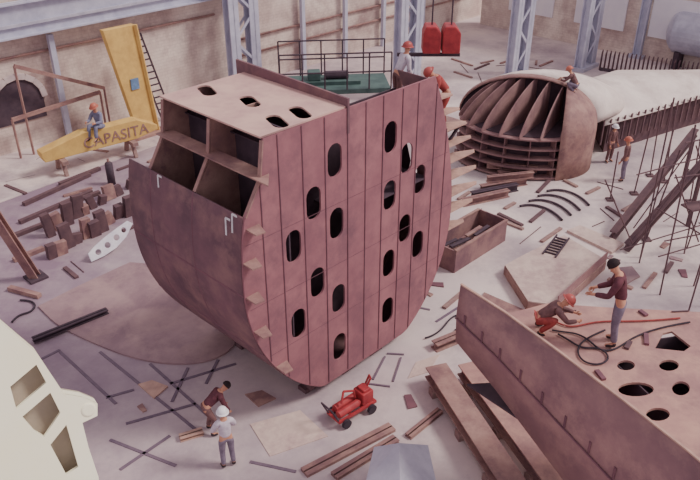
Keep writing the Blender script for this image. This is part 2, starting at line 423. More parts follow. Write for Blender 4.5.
def shell_pt(k,i,o=0.035):
    a=V(sh2[max(i-1,0)]+(0,)); b=V(sh2[min(i+1,len(sh2)-1)]+(0,)); d=(b-a).normalized(); n=V((d.y,-d.x,0)); 
    c=V(sh2[i]+(0,)); 
    if n.dot(c-V((sc_,3.7,0)))<0: n=-n
    c=c+n*o; return Bp(c.x,k,c.y)
for (k,i0,i1) in ((3.1,1,4),(0.35,1,5),(0.55,3,6)):
    mb=MB(); mb.beam(shell_pt(k,i0),shell_pt(k-0.06,i1),0.05,0.012,U); mb.beam(shell_pt(k,i0),shell_pt(k-0.16,i0),0.05,0.012,U); part(mb,"chalk_mark",m_chalk,hb)
for i,(s_,k) in enumerate(((0.75,0.5),(2.0,0.35),(3.1,0.35),(0.75,3.2),(2.0,3.2),(3.1,3.2))):
    wd=0.5
    top=min(zr(face,s_-wd/2)[0],zr(face,s_)[0],zr(face,s_+wd/2)[0])-0.04
    c=Bp(s_,k,0); mb=MB(); n_=max(1,round(top/0.16)); hh_=top/n_
    for q in range(n_): mb.box(c+Z*(hh_*(q+0.5)),(wd if q%2==0 else 0.3,0.3 if q%2==0 else wd,hh_*0.98),U)
    solo(mb,"keel_block",m_brn,"small dark timber keel block supporting the hull section","timber block",group="keel blocks under hull section")
# ============================================================ PEOPLE
def skin_mesh(name,chains,m,parent,sub=2):
    me=bpy.data.meshes.new(name); vs=[];es=[];rs=[];roots=[]
    for ch in chains:
        nodes,edges=ch; o=len(vs); roots.append(o)
        for (p,r) in nodes: vs.append(tuple(p)); rs.append(r)
        es+=[(a+o,b+o) for a,b in edges]
    me.from_pydata(vs,es,[]); ob=bpy.data.objects.new(name,me); COL.objects.link(ob)
    md=ob.modifiers.new("sk","SKIN"); md.use_smooth_shade=True
    sv=me.skin_vertices[0].data
    for i,r in enumerate(rs):
        sv[i].radius=r if isinstance(r,tuple) else (r,r); sv[i].use_root=(i in roots)
    ss=ob.modifiers.new("ss","SUBSURF"); ss.levels=sub; ss.render_levels=sub
    dg=bpy.context.evaluated_depsgraph_get(); m2=bpy.data.meshes.new_from_object(ob.evaluated_get(dg))
    bpy.data.objects.remove(ob); m2.name=name
    for p in m2.polygons: p.use_smooth=True
    return new_obj(name,m2,m,parent)
def person(loc,face,label,shirt,trous,pose="stand",hat=None,sc=1.0,arms=None,legs=None,lean=None,hipz=None,headlean=None):
    t=thing("person",label,"person",loc,rotz=-math.radians(face)); t.scale=(sc,sc,sc)
    pz={"stand":(0.93,3,5),"bend":(0.88,70,55),"crouch":(0.36,35,25),"sit":(0.2,12,15),"climb":(0.9,15,0)}[pose]
    hz=hipz if hipz is not None else pz[0]; ln=math.radians(lean if lean is not None else pz[1]); hl=math.radians(headlean if headlean is not None else pz[2])
    pel=V((0,0,hz)); sd=V((0,math.sin(ln),math.cos(ln))); hd=V((0,math.sin(hl),math.cos(hl))); fd=V((0,math.cos(hl),-math.sin(hl)))
    if pose=="bend": pel.y=-0.1
    wa=pel+sd*0.14; chst=pel+sd*0.36; nb=pel+sd*0.5; nk=nb+(sd+hd).normalized()*0.06
    h1=nk+hd*0.07+fd*0.02; h2=nk+hd*0.145+fd*0.01; h3=nk+hd*0.215
    shl=pel+sd*0.45
    A=arms or {"stand":((0.05,0.0,-0.29),(0.06,0.12,-0.53)),"bend":((0.05,0.08,-0.28),(0.0,0.18,-0.5)),"crouch":((0.08,0.2,-0.2),(-0.02,0.42,-0.22)),"sit":((0.06,0.15,-0.23),(0.0,0.38,-0.2)),"climb":((0.08,0.22,0.12),(0.05,0.4,0.28))}[pose]
    if not isinstance(A[0][0],tuple): A=(A,A)
    Lg=legs or {"stand":((0.11,0.03,0.49),(0.12,-0.02,0.09)),"bend":((0.13,0.06,0.48),(0.15,-0.04,0.09)),"crouch":((0.2,0.36,0.44),(0.16,0.02,0.09)),"sit":((0.14,0.42,0.3),(0.14,0.5,-0.12)),"climb":((0.14,0.14,0.55),(0.12,0.02,0.2))}[pose]
    if not isinstance(Lg[0][0],tuple): Lg=(Lg,Lg)
    nodes=[(pel,(0.13,0.1)),(wa,(0.125,0.095)),(chst,(0.15,0.105)),(nb,(0.08,0.07)),(nk,0.052),(h1,(0.066,0.075)),(h2,(0.078,0.095)),(h3,(0.05,0.06))]
    edges=[(0,1),(1,2),(2,3),(3,4),(4,5),(5,6),(6,7)]
    chains=[]; slv=[];leg=[]
    for sgn,(eo,wo),(kn,an) in ((-1,A[0],Lg[0]),(1,A[1],Lg[1])):
        S=shl+V((sgn*0.17,0,0)); E=S+V((sgn*eo[0],eo[1],eo[2])); Wr=S+V((sgn*wo[0],wo[1],wo[2]))
        hd_=(Wr-E).normalized(); pm=Wr+hd_*0.07
        i=len(nodes); nodes+= [(S,0.062),((S+E)/2,0.052),(E,0.043),((E+Wr)/2,0.04),(Wr,0.028),(pm,(0.04,0.02))]
        edges+=[(3,i),(i,i+1),(i+1,i+2),(i+2,i+3),(i+3,i+4),(i+4,i+5)]
        slv.append((S,E,Wr))
        side=hd_.cross(V((sgn,0,0))); 
        if side.length<0.2: side=hd_.cross(V((0,0,1)))
        side.normalize(); curl=side.cross(hd_)*(-sgn)
        for f,ln_ in enumerate((0.068,0.078,0.072,0.056)):
            o=side*(0.027-0.018*f); b=pm+o-hd_*0.01
            p1=b+hd_*ln_*0.55; p2=p1+(hd_*0.6+curl*0.6).normalized()*ln_*0.4; p3=p2+(hd_*0.2+curl).normalized()*ln_*0.3
            chains.append(([(b,0.009),(p1,0.009),(p2,0.0085),(p3,0.007)],[(0,1),(1,2),(2,3)]))
        b=Wr+hd_*0.03+side*0.02; p1=b+(hd_*0.6+side*0.8)*0.045; p2=p1+(hd_+curl*0.4+side*0.2).normalized()*0.035
        chains.append(([(b,0.012),(p1,0.011),(p2,0.009)],[(0,1),(1,2)]))
        H=pel+V((sgn*0.095,0,-0.03)); K=V((sgn*kn[0],kn[1],kn[2])); AN=V((sgn*an[0],an[1],an[2])); T=AN+V((sgn*0.03,0.15,-0.045))
        i=len(nodes); nodes+=[(H,0.085),((H+K)/2,0.074),(K,0.055),((K+AN)/2,0.052),(AN,0.038),(T,0.03)]
        edges+=[(0,i),(i,i+1),(i+1,i+2),(i+2,i+3),(i+3,i+4),(i+4,i+5)]
        leg.append((H,K,AN,T))
    fc=h2+fd*0.09-hd*0.02
    chains.append(([(fc-fd*0.02+hd*0.02,0.01),(fc+fd*0.012-hd*0.012,0.013)],[(0,1)]))
    for sg in (-1,1):
        e=h2+V((sg*0.078,0,0))-hd*0.02
        chains.append(([(e-hd*0.02,0.01),(e+hd*0.02+V((sg*0.01,0,0)),0.014)],[(0,1)]))
    skin_mesh("body",[(nodes,edges)]+chains,m_skin,t)
    for sg in (-1,1):
        mb=MB(); mb.sphere(h2+fd*0.083+V((sg*0.032,0,0)),0.012,nu=8,nv=6); part(mb,"eye",m_hair,t,local=True,smooth=True)
    mb=MB(); mb.box(h2+fd*0.078-hd*0.068,(0.045,0.02,0.01)); part(mb,"mouth",m_red,t,local=True)
    n=[(pel+sd*0.02,(0.15,0.118)),(wa,(0.145,0.115)),(chst,(0.17,0.128)),(nb,(0.092,0.085))]; e=[(0,1),(1,2),(2,3)]
    for (S,E,Wr) in slv:
        i=len(n); n+=[(S,0.078),((S+E)/2,0.068),(E,0.058),((E+Wr)/2,0.053),(Wr-(Wr-E).normalized()*0.02,0.043)]; e+=[(3,i),(i,i+1),(i+1,i+2),(i+2,i+3),(i+3,i+4)]
    skin_mesh("work_jacket",[(n,e)],shirt,t)
    n=[(pel+sd*0.03,(0.148,0.118)),(pel-V((0,0,0.01)),(0.14,0.12))]; e=[(0,1)]
    for (H,K,AN,T) in leg:
        i=len(n); n+=[(H,0.1),((H+K)/2,0.09),(K,0.072),((K+AN)/2,0.068),(AN+(K-AN).normalized()*0.03,0.06)]; e+=[(1,i),(i,i+1),(i+1,i+2),(i+2,i+3),(i+3,i+4)]
    skin_mesh("trousers",[(n,e)],trous,t)
    for (H,K,AN,T) in leg:
        skin_mesh("boot",[([(AN+(K-AN).normalized()*0.05,0.05),(AN-V((0,0.02,0.03)),0.055),((AN+T)/2-V((0,0,0.01)),(0.05,0.04)),(T,(0.045,0.032))],[(0,1),(1,2),(2,3)])],m_boot,t,1)
    R=hd.rotation_difference(Z).inverted().to_matrix().to_4x4(); c=h2+hd*0.035
    if hat:
        mb=MB(); mb.sphere((0,0,0),0.125,(1,1.15,1.05),16,5,0,90); rows=[]
        for rr,zz in ((0.122,0.0),(0.15,-0.012),(0.15,-0.022),(0.118,-0.01)):
            rows.append([V((rr*math.cos(2*math.pi*j/16),rr*1.18*math.sin(2*math.pi*j/16),zz)) for j in range(17)])
        mb.grid(rows); mb.v=[R@p+c for p in mb.v]; part(mb,"hard_hat",hat,t,smooth=True,local=True)
    else:
        mb=MB(); mb.sphere((0,-0.015,0),0.103,(0.95,1.1,1.02),14,6,-15,90); mb.v=[R@p+c for p in mb.v]; part(mb,"hair",m_hair,t,smooth=True,local=True)
    return t
c_pale=mat("cloth_pale",(214,204,214),(194,182,196),9,0.9); c_bluegrey=mat("cloth_bluegrey",(136,136,160),(116,116,140),9,0.9)
c_maroon=mat("cloth_maroon",(108,62,72),(88,50,60),9,0.9); c_grey=mat("cloth_grey",(134,122,138),(114,102,120),9,0.9)
c_red=mat("cloth_red",(172,82,78),(144,66,68),9,0.9); c_brown=mat("cloth_brown",(128,94,94),(106,78,80),9,0.9)
h_white=mat("helmet_white",(240,236,240),(228,224,230),3,0.4,bump=0); h_orange=mat("helmet_orange",(196,116,98),(180,102,86),3,0.4,bump=0)
h_red=mat("helmet_red",(176,86,82),(160,72,72),3,0.4,bump=0)
DZ=4.4
person(P(229,466,0),-25,"worker in pale grey shirt and white hard hat standing",c_pale,c_grey,"stand",h_white,arms=(((0.1,0.1,-0.26),(0.0,0.26,-0.4)),((0.1,0.12,-0.25),(-0.02,0.3,-0.38))))
person(P(212,432,0),60,"worker in maroon jacket bending over beside a colleague",c_maroon,c_brown,"bend",None,lean=55)
person(P(612,344,DZ),-70,"worker in maroon jacket standing on perforated deck holding hose",c_maroon,c_grey,"stand",None,lean=14,headlean=35,sc=1.1,arms=(((0.06,0.12,-0.26),(0.0,0.36,-0.3)),((0.06,0.1,-0.27),(0.0,0.34,-0.36))))
person(P(536,331,DZ),95,"worker in reddish-brown clothes crouching on the perforated deck",c_brown,c_red,"crouch",h_red,lean=52,headlean=45,sc=0.95)
person(P(622,181,0),-60,"worker in grey-brown clothes standing beside the plate panel",c_brown,c_grey,"stand",h_orange,sc=1.1)
person(P(608,162,0),150,"worker in brown clothes standing beside the ribbed hull block",c_brown,c_brown,"stand",h_white)
person(Bp(sTR+1.0,0.45,WZ2+0.06),-100,"worker in red overalls leaning over edge of hull block",c_red,c_red,"bend",h_red,lean=40,hipz=0.9,sc=1.05)
person(Bp(sTR+0.45,1.6,WZ+0.06),60,"worker in pale clothes and red helmet on hull block",c_pale,c_brown,"stand",h_red,lean=30,sc=1.0)
# ============================================================ yellow crane part
yb=P(100,142,0)
t=thing("crane_boom","yellow tapered crane boom with dark lettering on timber trestles","crane boom",V((yb.x,yb.y,0)))
ydir=(P(158,128,1)-P(42,158,1)); ydir.z=0; yl=ydir.length; yd=ydir.normalized(); ys=P(42,158,1.0); ys.z=0
yn=V((yd.y,-yd.x,0))
prof=[(0,1.0),(0.1,0.75),(yl*0.8,0.75),(yl,0.95),(yl,1.15),(yl*0.82,1.62),(yl*0.35,1.62),(0,1.2)]
pr=[ys+yd*a+Z*z for a,z in prof]
mb=MB(); mb.prism(pr,-yn*0.55); part(mb,"boom_beam",m_yellow,t,bevel=0.03)
cu=bpy.data.curves.new("txt",'FONT'); cu.body="CAPASITA"; cu.size=0.66; cu.extrude=0.01
ob=bpy.data.objects.new("txt",cu); COL.objects.link(ob); dg=bpy.context.evaluated_depsgraph_get(); tm=bpy.data.meshes.new_from_object(ob.evaluated_get(dg)); bpy.data.objects.remove(ob)
org=ys+yd*(yl*0.34)+Z*0.92+yn*0.015
for v in tm.vertices:
    c=v.co.copy(); v.co=org+yd*c.x*1.0+Z*c.y+yn*c.z-t.location
new_obj("lettering",tm,m_rust,t)
for f in (0.15,0.75):
    c=ys+yd*yl*f-yn*0.27; OCC.append((c.x,c.y,0.8)); mb=MB()
    mb.box(c+Z*0.66,(0.25,1.3,0.16),yd)
    for q in (-0.5,0.5): mb.beam(c+yn*q,c+yn*q*0.6+Z*0.6,0.15,0.15)
    solo(mb,"trestle",m_wood,"low timber trestle carrying the yellow crane boom","trestle",group="crane boom trestles")
mbp=P(144,134,0); mh=5.2; tp_=mbp+Z*mh-U*0.55
t=thing("crane_mast","leaning yellow crane mast panel with small blue plate","crane mast",mbp)
mb=MB(); mb.prism([mbp-U*0.4,mbp+U*0.6,tp_+U*0.7,tp_-U*0.85],N*0.3); part(mb,"mast_panel",m_yellow,t,bevel=0.02)
mb=MB(); mb.beam(tp_+U*0.7+N*0.35,mbp+U*0.6+N*0.35,0.14,0.14); part(mb,"edge_rib",m_yellow,t)
mb=MB(); c=mbp.lerp(tp_,0.5)+N*0.33; mb.box(c,(0.4,0.05,0.5),U); part(mb,"data_plate",mat("blue_plate",(120,150,190),None,3),t)
mb=MB(); mb.box(mbp+Z*0.08+N*0.15,(1.8,1.0,0.16),U); part(mb,"foot_plate",m_rust,t)
person(ys+yd*yl*0.52-yn*0.2+Z*1.46,200,"worker in blue-grey jacket sitting on yellow crane boom",c_bluegrey,c_bluegrey,"sit",h_orange,sc=1.25)
lb=P(168,120,0); lt=lb+Z*4.4-U*1.0+W*0.3
t=thing("lattice_ladder","dark steel ladder leaning against the masonry wall","ladder",lb)
mb=MB(); mb.beam(lb-U*0.3,lt-U*0.3,0.08,0.08); part(mb,"side_rail",m_dark,t)
mb=MB(); mb.beam(lb+U*0.3,lt+U*0.3,0.08,0.08); part(mb,"side_rail",m_dark,t)
for i in range(1,14):
    f=i/14; mb=MB(); mb.beam(lb.lerp(lt,f)-U*0.3,lb.lerp(lt,f)+U*0.3,0.06,0.06); part(mb,"rung",m_dark,t)
# ============================================================ platform
PZ=5.1
pc=P(334,82,PZ); pc.z=0
t=thing("work_platform","raised green steel work platform with pipe railings","platform",pc)
pw,pd=3.8,1.7; ax=az(84); ay=Z.cross(ax)
mb=MB(); mb.box(pc+Z*(PZ-0.08),(pw,pd,0.16),ax); part(mb,"platform_deck",m_green,t)
for i in (-1,1):
    for j in (-1,1):
        mb=MB(); mb.beam(pc+ax*pw/2*i*0.95+ay*pd/2*j*0.9,pc+ax*pw/2*i*0.95+ay*pd/2*j*0.9+Z*(PZ-0.17),0.14,0.14); part(mb,"leg",m_green,t)
for j in (-1,1):
    mb=MB()
    for i in range(6):
        b=pc+ax*(-pw/2+pw*i/5)+ay*pd/2*j+Z*PZ; mb.tube(b,b+Z*1.25,0.03,n=6)
    for h in (0.6,1.25): mb.tube(pc-ax*pw/2+ay*pd/2*j+Z*(PZ+h),pc+ax*pw/2+ay*pd/2*j+Z*(PZ+h),0.027,n=6)
    part(mb,"railing",m_dark,t)
gm=thing("winch_machine","small green winch machine standing on the work platform","winch",pc+Z*(PZ+0.005))
g=gm.location.copy()
mb=MB(); mb.box(g+Z*0.06-ax*0.1,(2.0,0.7,0.12),ax); part(mb,"machine_base",m_green,gm)
mb=MB(); mb.tube(g+Z*0.26-ax*0.3,g+Z*0.26+ax*0.5,0.14,n=16); part(mb,"drum",m_dark,gm)
mb=MB(); mb.box(g+Z*0.27-ax*0.7,(0.45,0.5,0.3),ax); part(mb,"gearbox",m_green,gm,bevel=0.04)
# ============================================================ hoist
hp=PL(441,38,V((0,22.5,0)),V((0,1,0)))
t=thing("hoist_block","pair of red hoist boxes hanging on steel cables","hoist",hp)
for sx in (-0.29,0.29):
    c=hp+V((sx,0,0))
    mb=MB(); mb.prism([c+V((-0.27,-0.3,-0.4)),c+V((0.27,-0.3,-0.4)),c+V((0.27,-0.3,0.2)),c+V((0.12,-0.3,0.4)),c+V((-0.2,-0.3,0.4)),c+V((-0.27,-0.3,0.2))],V((0,0.6,0))); part(mb,"hoist_box",m_red,t,bevel=0.04)
    mb=MB(); mb.tube(c+Z*0.35,c+Z*7,0.025,n=6); part(mb,"cable",m_dark,t)
mb=MB(); mb.beam(hp+V((-1.3,0,-0.5)),hp+V((0.6,0,-0.5)),0.1,0.1); part(mb,"spreader_bar",m_dark,t)
# ============================================================ ribbed dome hull block
D0=P(516,180,0); RXv=V((0.962,-0.273,0)); RYv=V((0.273,0.962,0))
RX,RY=2.95,2.3
D=D0+RYv*RY
t=thing("ribbed_hull_block","dark brown domed hull section with fanned ribs and stringer shelves","ship section",D)
def el(ang,fx=1.0): 
    a=math.radians(ang); return RXv*RX*fx*math.cos(a)+RYv*RY*fx*math.sin(a)
ZS=1.75; AEND=312
for i,z in enumerate((0.1,0.51,0.92,1.33,ZS)):
    rg_=list(range(180,AEND+1,6))
    mb=MB(); mb.grid([[D+el(a,1-0.01*i)+Z*z for a in rg_],[D+el(a,0.7)+Z*z for a in rg_]]); part(mb,"shelf_stringer",m_domelt,t,solid=0.06)
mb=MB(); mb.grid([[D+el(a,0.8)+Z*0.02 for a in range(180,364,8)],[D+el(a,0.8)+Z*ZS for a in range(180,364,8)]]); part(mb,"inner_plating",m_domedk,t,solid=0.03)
for a in range(190,AEND,22):
    mb=MB(); mb.prism([D+el(a,0.8),D+el(a,0.96),D+el(a,0.94)+Z*ZS,D+el(a,0.8)+Z*ZS],el(a+90,0.01)); part(mb,"web",m_dome,t)
AH=1.9; YB=0.55
def arch_top(x): return ZS+AH*math.sqrt(max(0.02,1-(x/RX)**2))
for k,ang in enumerate(range(184,AEND+2,17)):
    F0=D+el(ang,0.97)+Z*ZS
    x0=RX*math.cos(math.radians(ang)); xb=min(RX*0.93,x0*0.66+0.9)
    za=arch_top(xb)-0.04
    Bk=D+RXv*xb+RYv*YB; top=[]
    for j in range(11):
        f=j/10; g1_=1-math.cos(f*math.pi/2); p=F0.lerp(Bk,f*0.5+g1_*0.5)
        p.z=ZS+0.12+(za-ZS-0.12)*(0.55*f+0.45*math.sin(f*math.pi/2)); top.append(p)
    pts=[F0]+top+[V((Bk.x,Bk.y,ZS))]
    th=(Bk-F0); th=V((-th.y,th.x,0)).normalized()*0.045
    mb=MB(); mb.prism(pts,th); part(mb,"rib",m_domelt,t)
pts=[(RX*0.99*math.cos(math.radians(a)),ZS-0.02+AH*0.98*math.sin(math.radians(a))) for a in range(0,181,9)]
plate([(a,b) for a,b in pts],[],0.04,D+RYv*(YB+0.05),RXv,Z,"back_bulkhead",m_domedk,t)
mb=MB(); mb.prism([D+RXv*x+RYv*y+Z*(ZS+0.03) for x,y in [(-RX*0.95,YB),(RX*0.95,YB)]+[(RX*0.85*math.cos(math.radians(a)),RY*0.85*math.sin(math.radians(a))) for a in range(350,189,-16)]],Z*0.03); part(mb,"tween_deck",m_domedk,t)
rows=[]
for a in range(180,-1,-9):
    x=RX*math.cos(math.radians(a)); z=ZS+AH*math.sin(math.radians(a))
    yo=-0.3*math.sin(math.radians(a))-0.03
    rows.append([D+RXv*x+RYv*YB+Z*z, D+RXv*x*0.99+RYv*(YB+yo)+Z*(ZS+(z-ZS)*0.98)])
mb=MB(); mb.grid(rows); part(mb,"arch_plating",m_rust,t,smooth=True,solid=0.06)
rows=[]
for j in range(10):
    f=j/9*math.pi/2; sc1=math.cos(f)
    rows.append([D+RXv*(2.6*math.sin(f)+RX*math.cos(math.radians(a))*(0.55+0.45*sc1))+RYv*(YB+4.4*math.sin(f))+Z*(ZS*(0.15+0.85*sc1)+AH*math.sin(math.radians(a))*sc1+0.02) for a in range(0,181,9)])
mb=MB(); mb.grid(rows); part(mb,"shell_plating",m_pale,t,smooth=True,solid=0.05,label="pale smooth shell plating sweeping behind ribs")
rows=[]
for a in range(AEND-10,361,6):
    F=D+el(a,1.0); r=[F+Z*0.02,F+Z*0.9,F+Z*ZS]
    xb=RX*0.9*math.cos(math.radians(a))+0.1; za=arch_top(xb)+0.03; Bk=D+RXv*xb+RYv*YB
    for j in range(1,9):
        f=j/8; p=F.lerp(Bk,1-math.cos(f*math.pi/2)); p.z=ZS+(za-ZS)*math.sin(f*math.pi/2); r.append(p)
    rows.append(r)
mb=MB(); mb.grid(rows); part(mb,"flank_plating",m_rust,t,smooth=True,solid=0.05)
person(D+RXv*1.9+RYv*(0.1)+Z*(ZS+1.4),-60,"worker in brown clothes crouching on ribbed hull block",c_brown,c_grey,"crouch",h_orange)
# ============================================================ pale plate panel
zp=1.4
near=[P(x,y,zp) for x,y in ((604,126),(644,115),(688,102),(770,80))]
far_=[P(x,y,zp) for x,y in ((578,84),(612,72),(668,73),(770,76))]
t=thing("shell_panel","large pale gently curved shell panel with upright stiffener ends","shell panel",V((near[0].x,near[0].y,0)))
rows=[]
for j in range(13):
    f=j/12; row=[]
    for i in range(len(near)-1):
        for q in range(4):
            g_=(i*4+q)/12; a=near[i].lerp(near[i+1],q/4); b=far_[i].lerp(far_[i+1],q/4); p=a.lerp(b,f); p=p+Z*(0.95-0.4*g_)*math.sin(math.pi*f); row.append(p)
    row.append(near[-1].lerp(far_[-1],f)); rows.append(row)
mb=MB(); mb.grid(rows); part(mb,"panel_plate",m_pale,t,smooth=True,solid=0.06)
mb=MB()
allp=[near[0],near[1],near[2],near[3],far_[2],far_[1],far_[0]]; cc_=sum(allp,V((0,0,0)))/7
mb.prism([V((cc_.x+(p.x-cc_.x)*0.92,cc_.y+(p.y-cc_.y)*0.92,0)) for p in allp],Z*(zp-0.05)); part(mb,"support_cradle",m_brn,t)
def pickets(a,b,n,h,par,dn=0.7,nm="stiffener_end"):
    for i in range(n):
        p=a.lerp(b,i/(n-1)); mb=MB(); mb.prism([p-Z*dn-U*0.06,p-Z*dn+U*0.06,p+U*0.06+Z*h,p-U*0.04+Z*(h*0.85)],W*0.06); part(mb,nm,m_brn,par)
pickets(near[0],near[3],28,0.22,t,0.9)
fa=P(600,70,0); fbp=P(735,90,0)
t=thing("stiffener_rack","row of dark upright steel bars standing behind pale panel","bar rack",fa)
pickets(fa+Z*0.1,fbp+Z*0.1,32,1.1,t,0.1,"upright_bar")
mb=MB(); mb.beam(fa+Z*0.06,fbp+Z*0.06,0.3,0.12); part(mb,"base_rail",m_dark,t)
tb=P(700,60,0)-U*2.2; t=thing("storage_tank","pale silver cylindrical tank on saddles near end wall","tank",tb)
mb=MB(); mb.tube(tb+Z*2.0-W*2.5,tb+Z*2.0+W*0.8,1.2,n=28); part(mb,"tank_body",m_grey,t)
mb=MB(); mb.sphere(tb+Z*2.0+W*0.8,1.18,(0.6,0.6,1),20,10); part(mb,"tank_end",m_grey,t,smooth=True)
for q in (-1.8,0.4):
    mb=MB(); mb.box(tb+W*q+Z*0.5,(0.3,1.6,1.0),W); part(mb,"saddle",m_dark,t)
# ============================================================ foreground perforated block
tp=[P(461,284,5.35),P(505,312,5.2),P(560,352,5.08),P(625,401,5.0),P(690,452,4.95),P(760,512,4.95)]
q=[V((p.x+0.03,p.y+0.03,DZ)) for p in tp]
outp=[q[0]+V((0.05,-0.1,0)),P(548,303,DZ),P(605,307,DZ),P(705,312,DZ),P(790,430,DZ),P(860,640,DZ),q[5],q[4],q[3],q[2],q[1]]
FO=V((q[0].x,q[0].y,0))
fb=thing("perforated_deck_block","rust-brown hull section with perforated deck and upstanding side plate","ship section",FO)
outl=[(p.x-FO.x,p.y-FO.y) for p in outp]
hl=[]
def hp2(px,py,rx,ry,n=18):
    c=P(px,py,DZ); ex=P(px+rx,py,DZ)-c; ey=P(px,py-ry,DZ)-c
    return [((c+ex*math.cos(2*math.pi*i/n)+ey*math.sin(2*math.pi*i/n))-FO).to_2d()[:] for i in range(n)]
for h in ((626,365,9,5),(669,365,10,5.5),(636,389,18,7),(681,388,9,7),(658,414,12,6.5)): hl.append(hp2(*h))
tri=[(655,348),(663,333),(672,331),(691,346),(684,351)]
hl.append([((P(x,y,DZ)-FO)).to_2d()[:] for x,y in tri])
plate(outl,hl,0.05,FO+Z*(DZ-0.03),V((1,0,0)),V((0,1,0)),"deck_plate",m_rustdeck,fb,"rust-orange deck plate with oval cutouts")
drops=(1.4,1.9,2.45,2.95,3.3,3.6)
bt=[V((p.x,p.y,p.z-d)) for p,d in zip(tp,drops)]
def den3(pl,n=4):
    r=[]
    for i in range(len(pl)-1):
        for j in range(n): r.append(pl[i].lerp(pl[i+1],j/n))
    return r+[pl[-1]]
m_side=mat("side_steel",(150,112,114),(128,94,100),0.9,0.65,detail=10,stain=((166,128,124),1.2))
mb=MB(); mb.grid([den3(tp),[(a+b)/2+V((-0.04,-0.04,0)) for a,b in zip(den3(tp),den3(bt))],den3(bt)]); part(mb,"side_plate",m_side,fb,solid=0.03,smooth=True,label="dull reddish-brown side plate with weld seams")
for i in range(len(tp)-1):
    mb=MB(); mb.beam(tp[i],tp[i+1],0.045,0.03); part(mb,"edge_bar",m_tan,fb)
for f in range(10):
    i=(f+0.7)/11*(len(tp)-1.001); k=int(i); a=tp[k].lerp(tp[k+1],i-k)
    mb=MB(); mb.prism([V((a.x+0.03,a.y+0.02,DZ)),V((a.x+0.03,a.y+0.02,a.z-0.05)),V((a.x+0.3,a.y+0.18,DZ))],V((0.02,-0.03,0))); part(mb,"knee_bracket",m_rust,fb)
for i in range(len(tp)-1):
    mb=MB(); a=tp[i].lerp(bt[i],0.55)+V((-0.07,-0.06,0)); b=tp[i+1].lerp(bt[i+1],0.55)+V((-0.07,-0.06,0)); mb.beam(a,b,0.02,0.03); part(mb,"weld_seam",m_seam,fb)
for f in range(12):
    i=(f+0.5)/12*(len(tp)-1.001); k=int(i); a=tp[k].lerp(tp[k+1],i-k); b=bt[k].lerp(bt[k+1],i-k)
    d=V((-0.06,-0.05,0)); c=a.lerp(b,0.5)+d; mb=MB(); mb.beam(c-Z*0.1,c+Z*0.16,0.025,0.05); part(mb,"weld_mark",m_seam,fb)
i1=[P(600,345,DZ),P(700,330,DZ),P(780,430,DZ),P(745,480,DZ)]
mb=MB(); mb.prism([V((p.x,p.y,2.9)) for p in (q[0]+V((0.25,-0.2,0)),outp[3]+V((0,-0.2,0)),outp[4],P(800,500,DZ),q[4]+V((0.3,0.3,0)))],Z*0.04); part(mb,"bottom_plate",m_domedk,fb)
for a,b in ((i1[0],i1[1]),(i1[1],i1[2]),(i1[0],i1[3])):
    mb=MB(); mb.grid([[V((a.x,a.y,2.95)),V((b.x,b.y,2.95))],[V((a.x,a.y,DZ-0.07)),V((b.x,b.y,DZ-0.07))]]); part(mb,"inner_web",m_domedk,fb,solid=0.03)
for p in (P(640,360,DZ),P(720,352,DZ),P(740,440,DZ),P(800,470,DZ)):
    mb=MB(); mb.ibeam(V((p.x,p.y,0)),V((p.x,p.y,2.89)),0.35,0.35,0.04,V((0,1,0))); mb.box(V((p.x,p.y,0.04)),(0.6,0.6,0.08)); part(mb,"support_leg",m_dark,fb)
rd=random.Random(11)
for i,(x,y) in enumerate(((568,312),(600,376),(643,314),(680,312),(628,346),(646,340))):
    c=P(x,y,DZ-0.004); d=az(rd.uniform(0,180)); l=rd.uniform(0.15,0.4); mb=MB()
    if i%3: mb.box(c+Z*0.025,(l,0.09,0.05),d); solo(mb,"steel_offcut",rd.choice([m_brn,m_tan,m_seam]),"small steel offcut lying on the perforated deck","offcut",group="deck offcuts")
    else: mb.tube(c+Z*0.02-d*l*0.6,c+Z*0.02+d*l*0.6,0.016,n=6); solo(mb,"steel_rod",m_brn,"short steel rod lying on the perforated deck","rod",group="deck rods")
def hose(pts,r,name,m,label,cat="hose",group=None):
    cu=bpy.data.curves.new(name,'CURVE'); cu.dimensions='3D'; cu.bevel_depth=r; cu.bevel_resolution=2; cu.resolution_u=8
    sp=cu.splines.new('NURBS'); sp.points.add(len(pts)-1); off=V(pts[0])
    for i,p in enumerate(pts): sp.points[i].co=(p[0]-off.x,p[1]-off.y,p[2]-off.z,1)
    sp.use_endpoint_u=True; sp.order_u=4
    ob=bpy.data.objects.new("tmp",cu); COL.objects.link(ob); dg=bpy.context.evaluated_depsgraph_get(); me=bpy.data.meshes.new_from_object(ob.evaluated_get(dg)); bpy.data.objects.remove(ob)
    o=new_obj(name,me,m); o.location=off; o["label"]=label; o["category"]=cat
    if group: o["group"]=group
    for p in me.polygons: p.use_smooth=True
    if pts[0][2]<1:
        for i in range(len(pts)-1): occ_seg(pts[i],pts[i+1],0.15)
    return o
def hz(lst,z): return [P(x,y,z) for x,y in lst]
hose(hz([(605,330),(590,336),(575,345),(580,362),(600,366),(612,358),(600,346),(580,350),(570,340),(558,334)],DZ+0.03),0.018,"welding_hose",m_rubber,"dark welding hose coiled over perforated deck",group="welding hoses")
hose(hz([(552,330),(562,332),(575,332),(590,340),(600,352),(620,350),(640,330),(690,322)],DZ+0.03),0.018,"welding_hose",m_rubber,"dark welding hose trailing across perforated deck",group="welding hoses")
hose(hz([(552,320),(560,324),(570,328),(585,324),(606,320),(640,322),(680,318)],DZ+0.03),0.018,"welding_hose",c_red,"red gas hose trailing across perforated deck",group="welding hoses")
hose(hz([(20,300),(30,300),(38,304),(30,314),(18,314),(12,322)],0.05),0.03,"welding_hose",m_rubber,"dark hose lying on shop floor by curved plate",group="welding hoses")
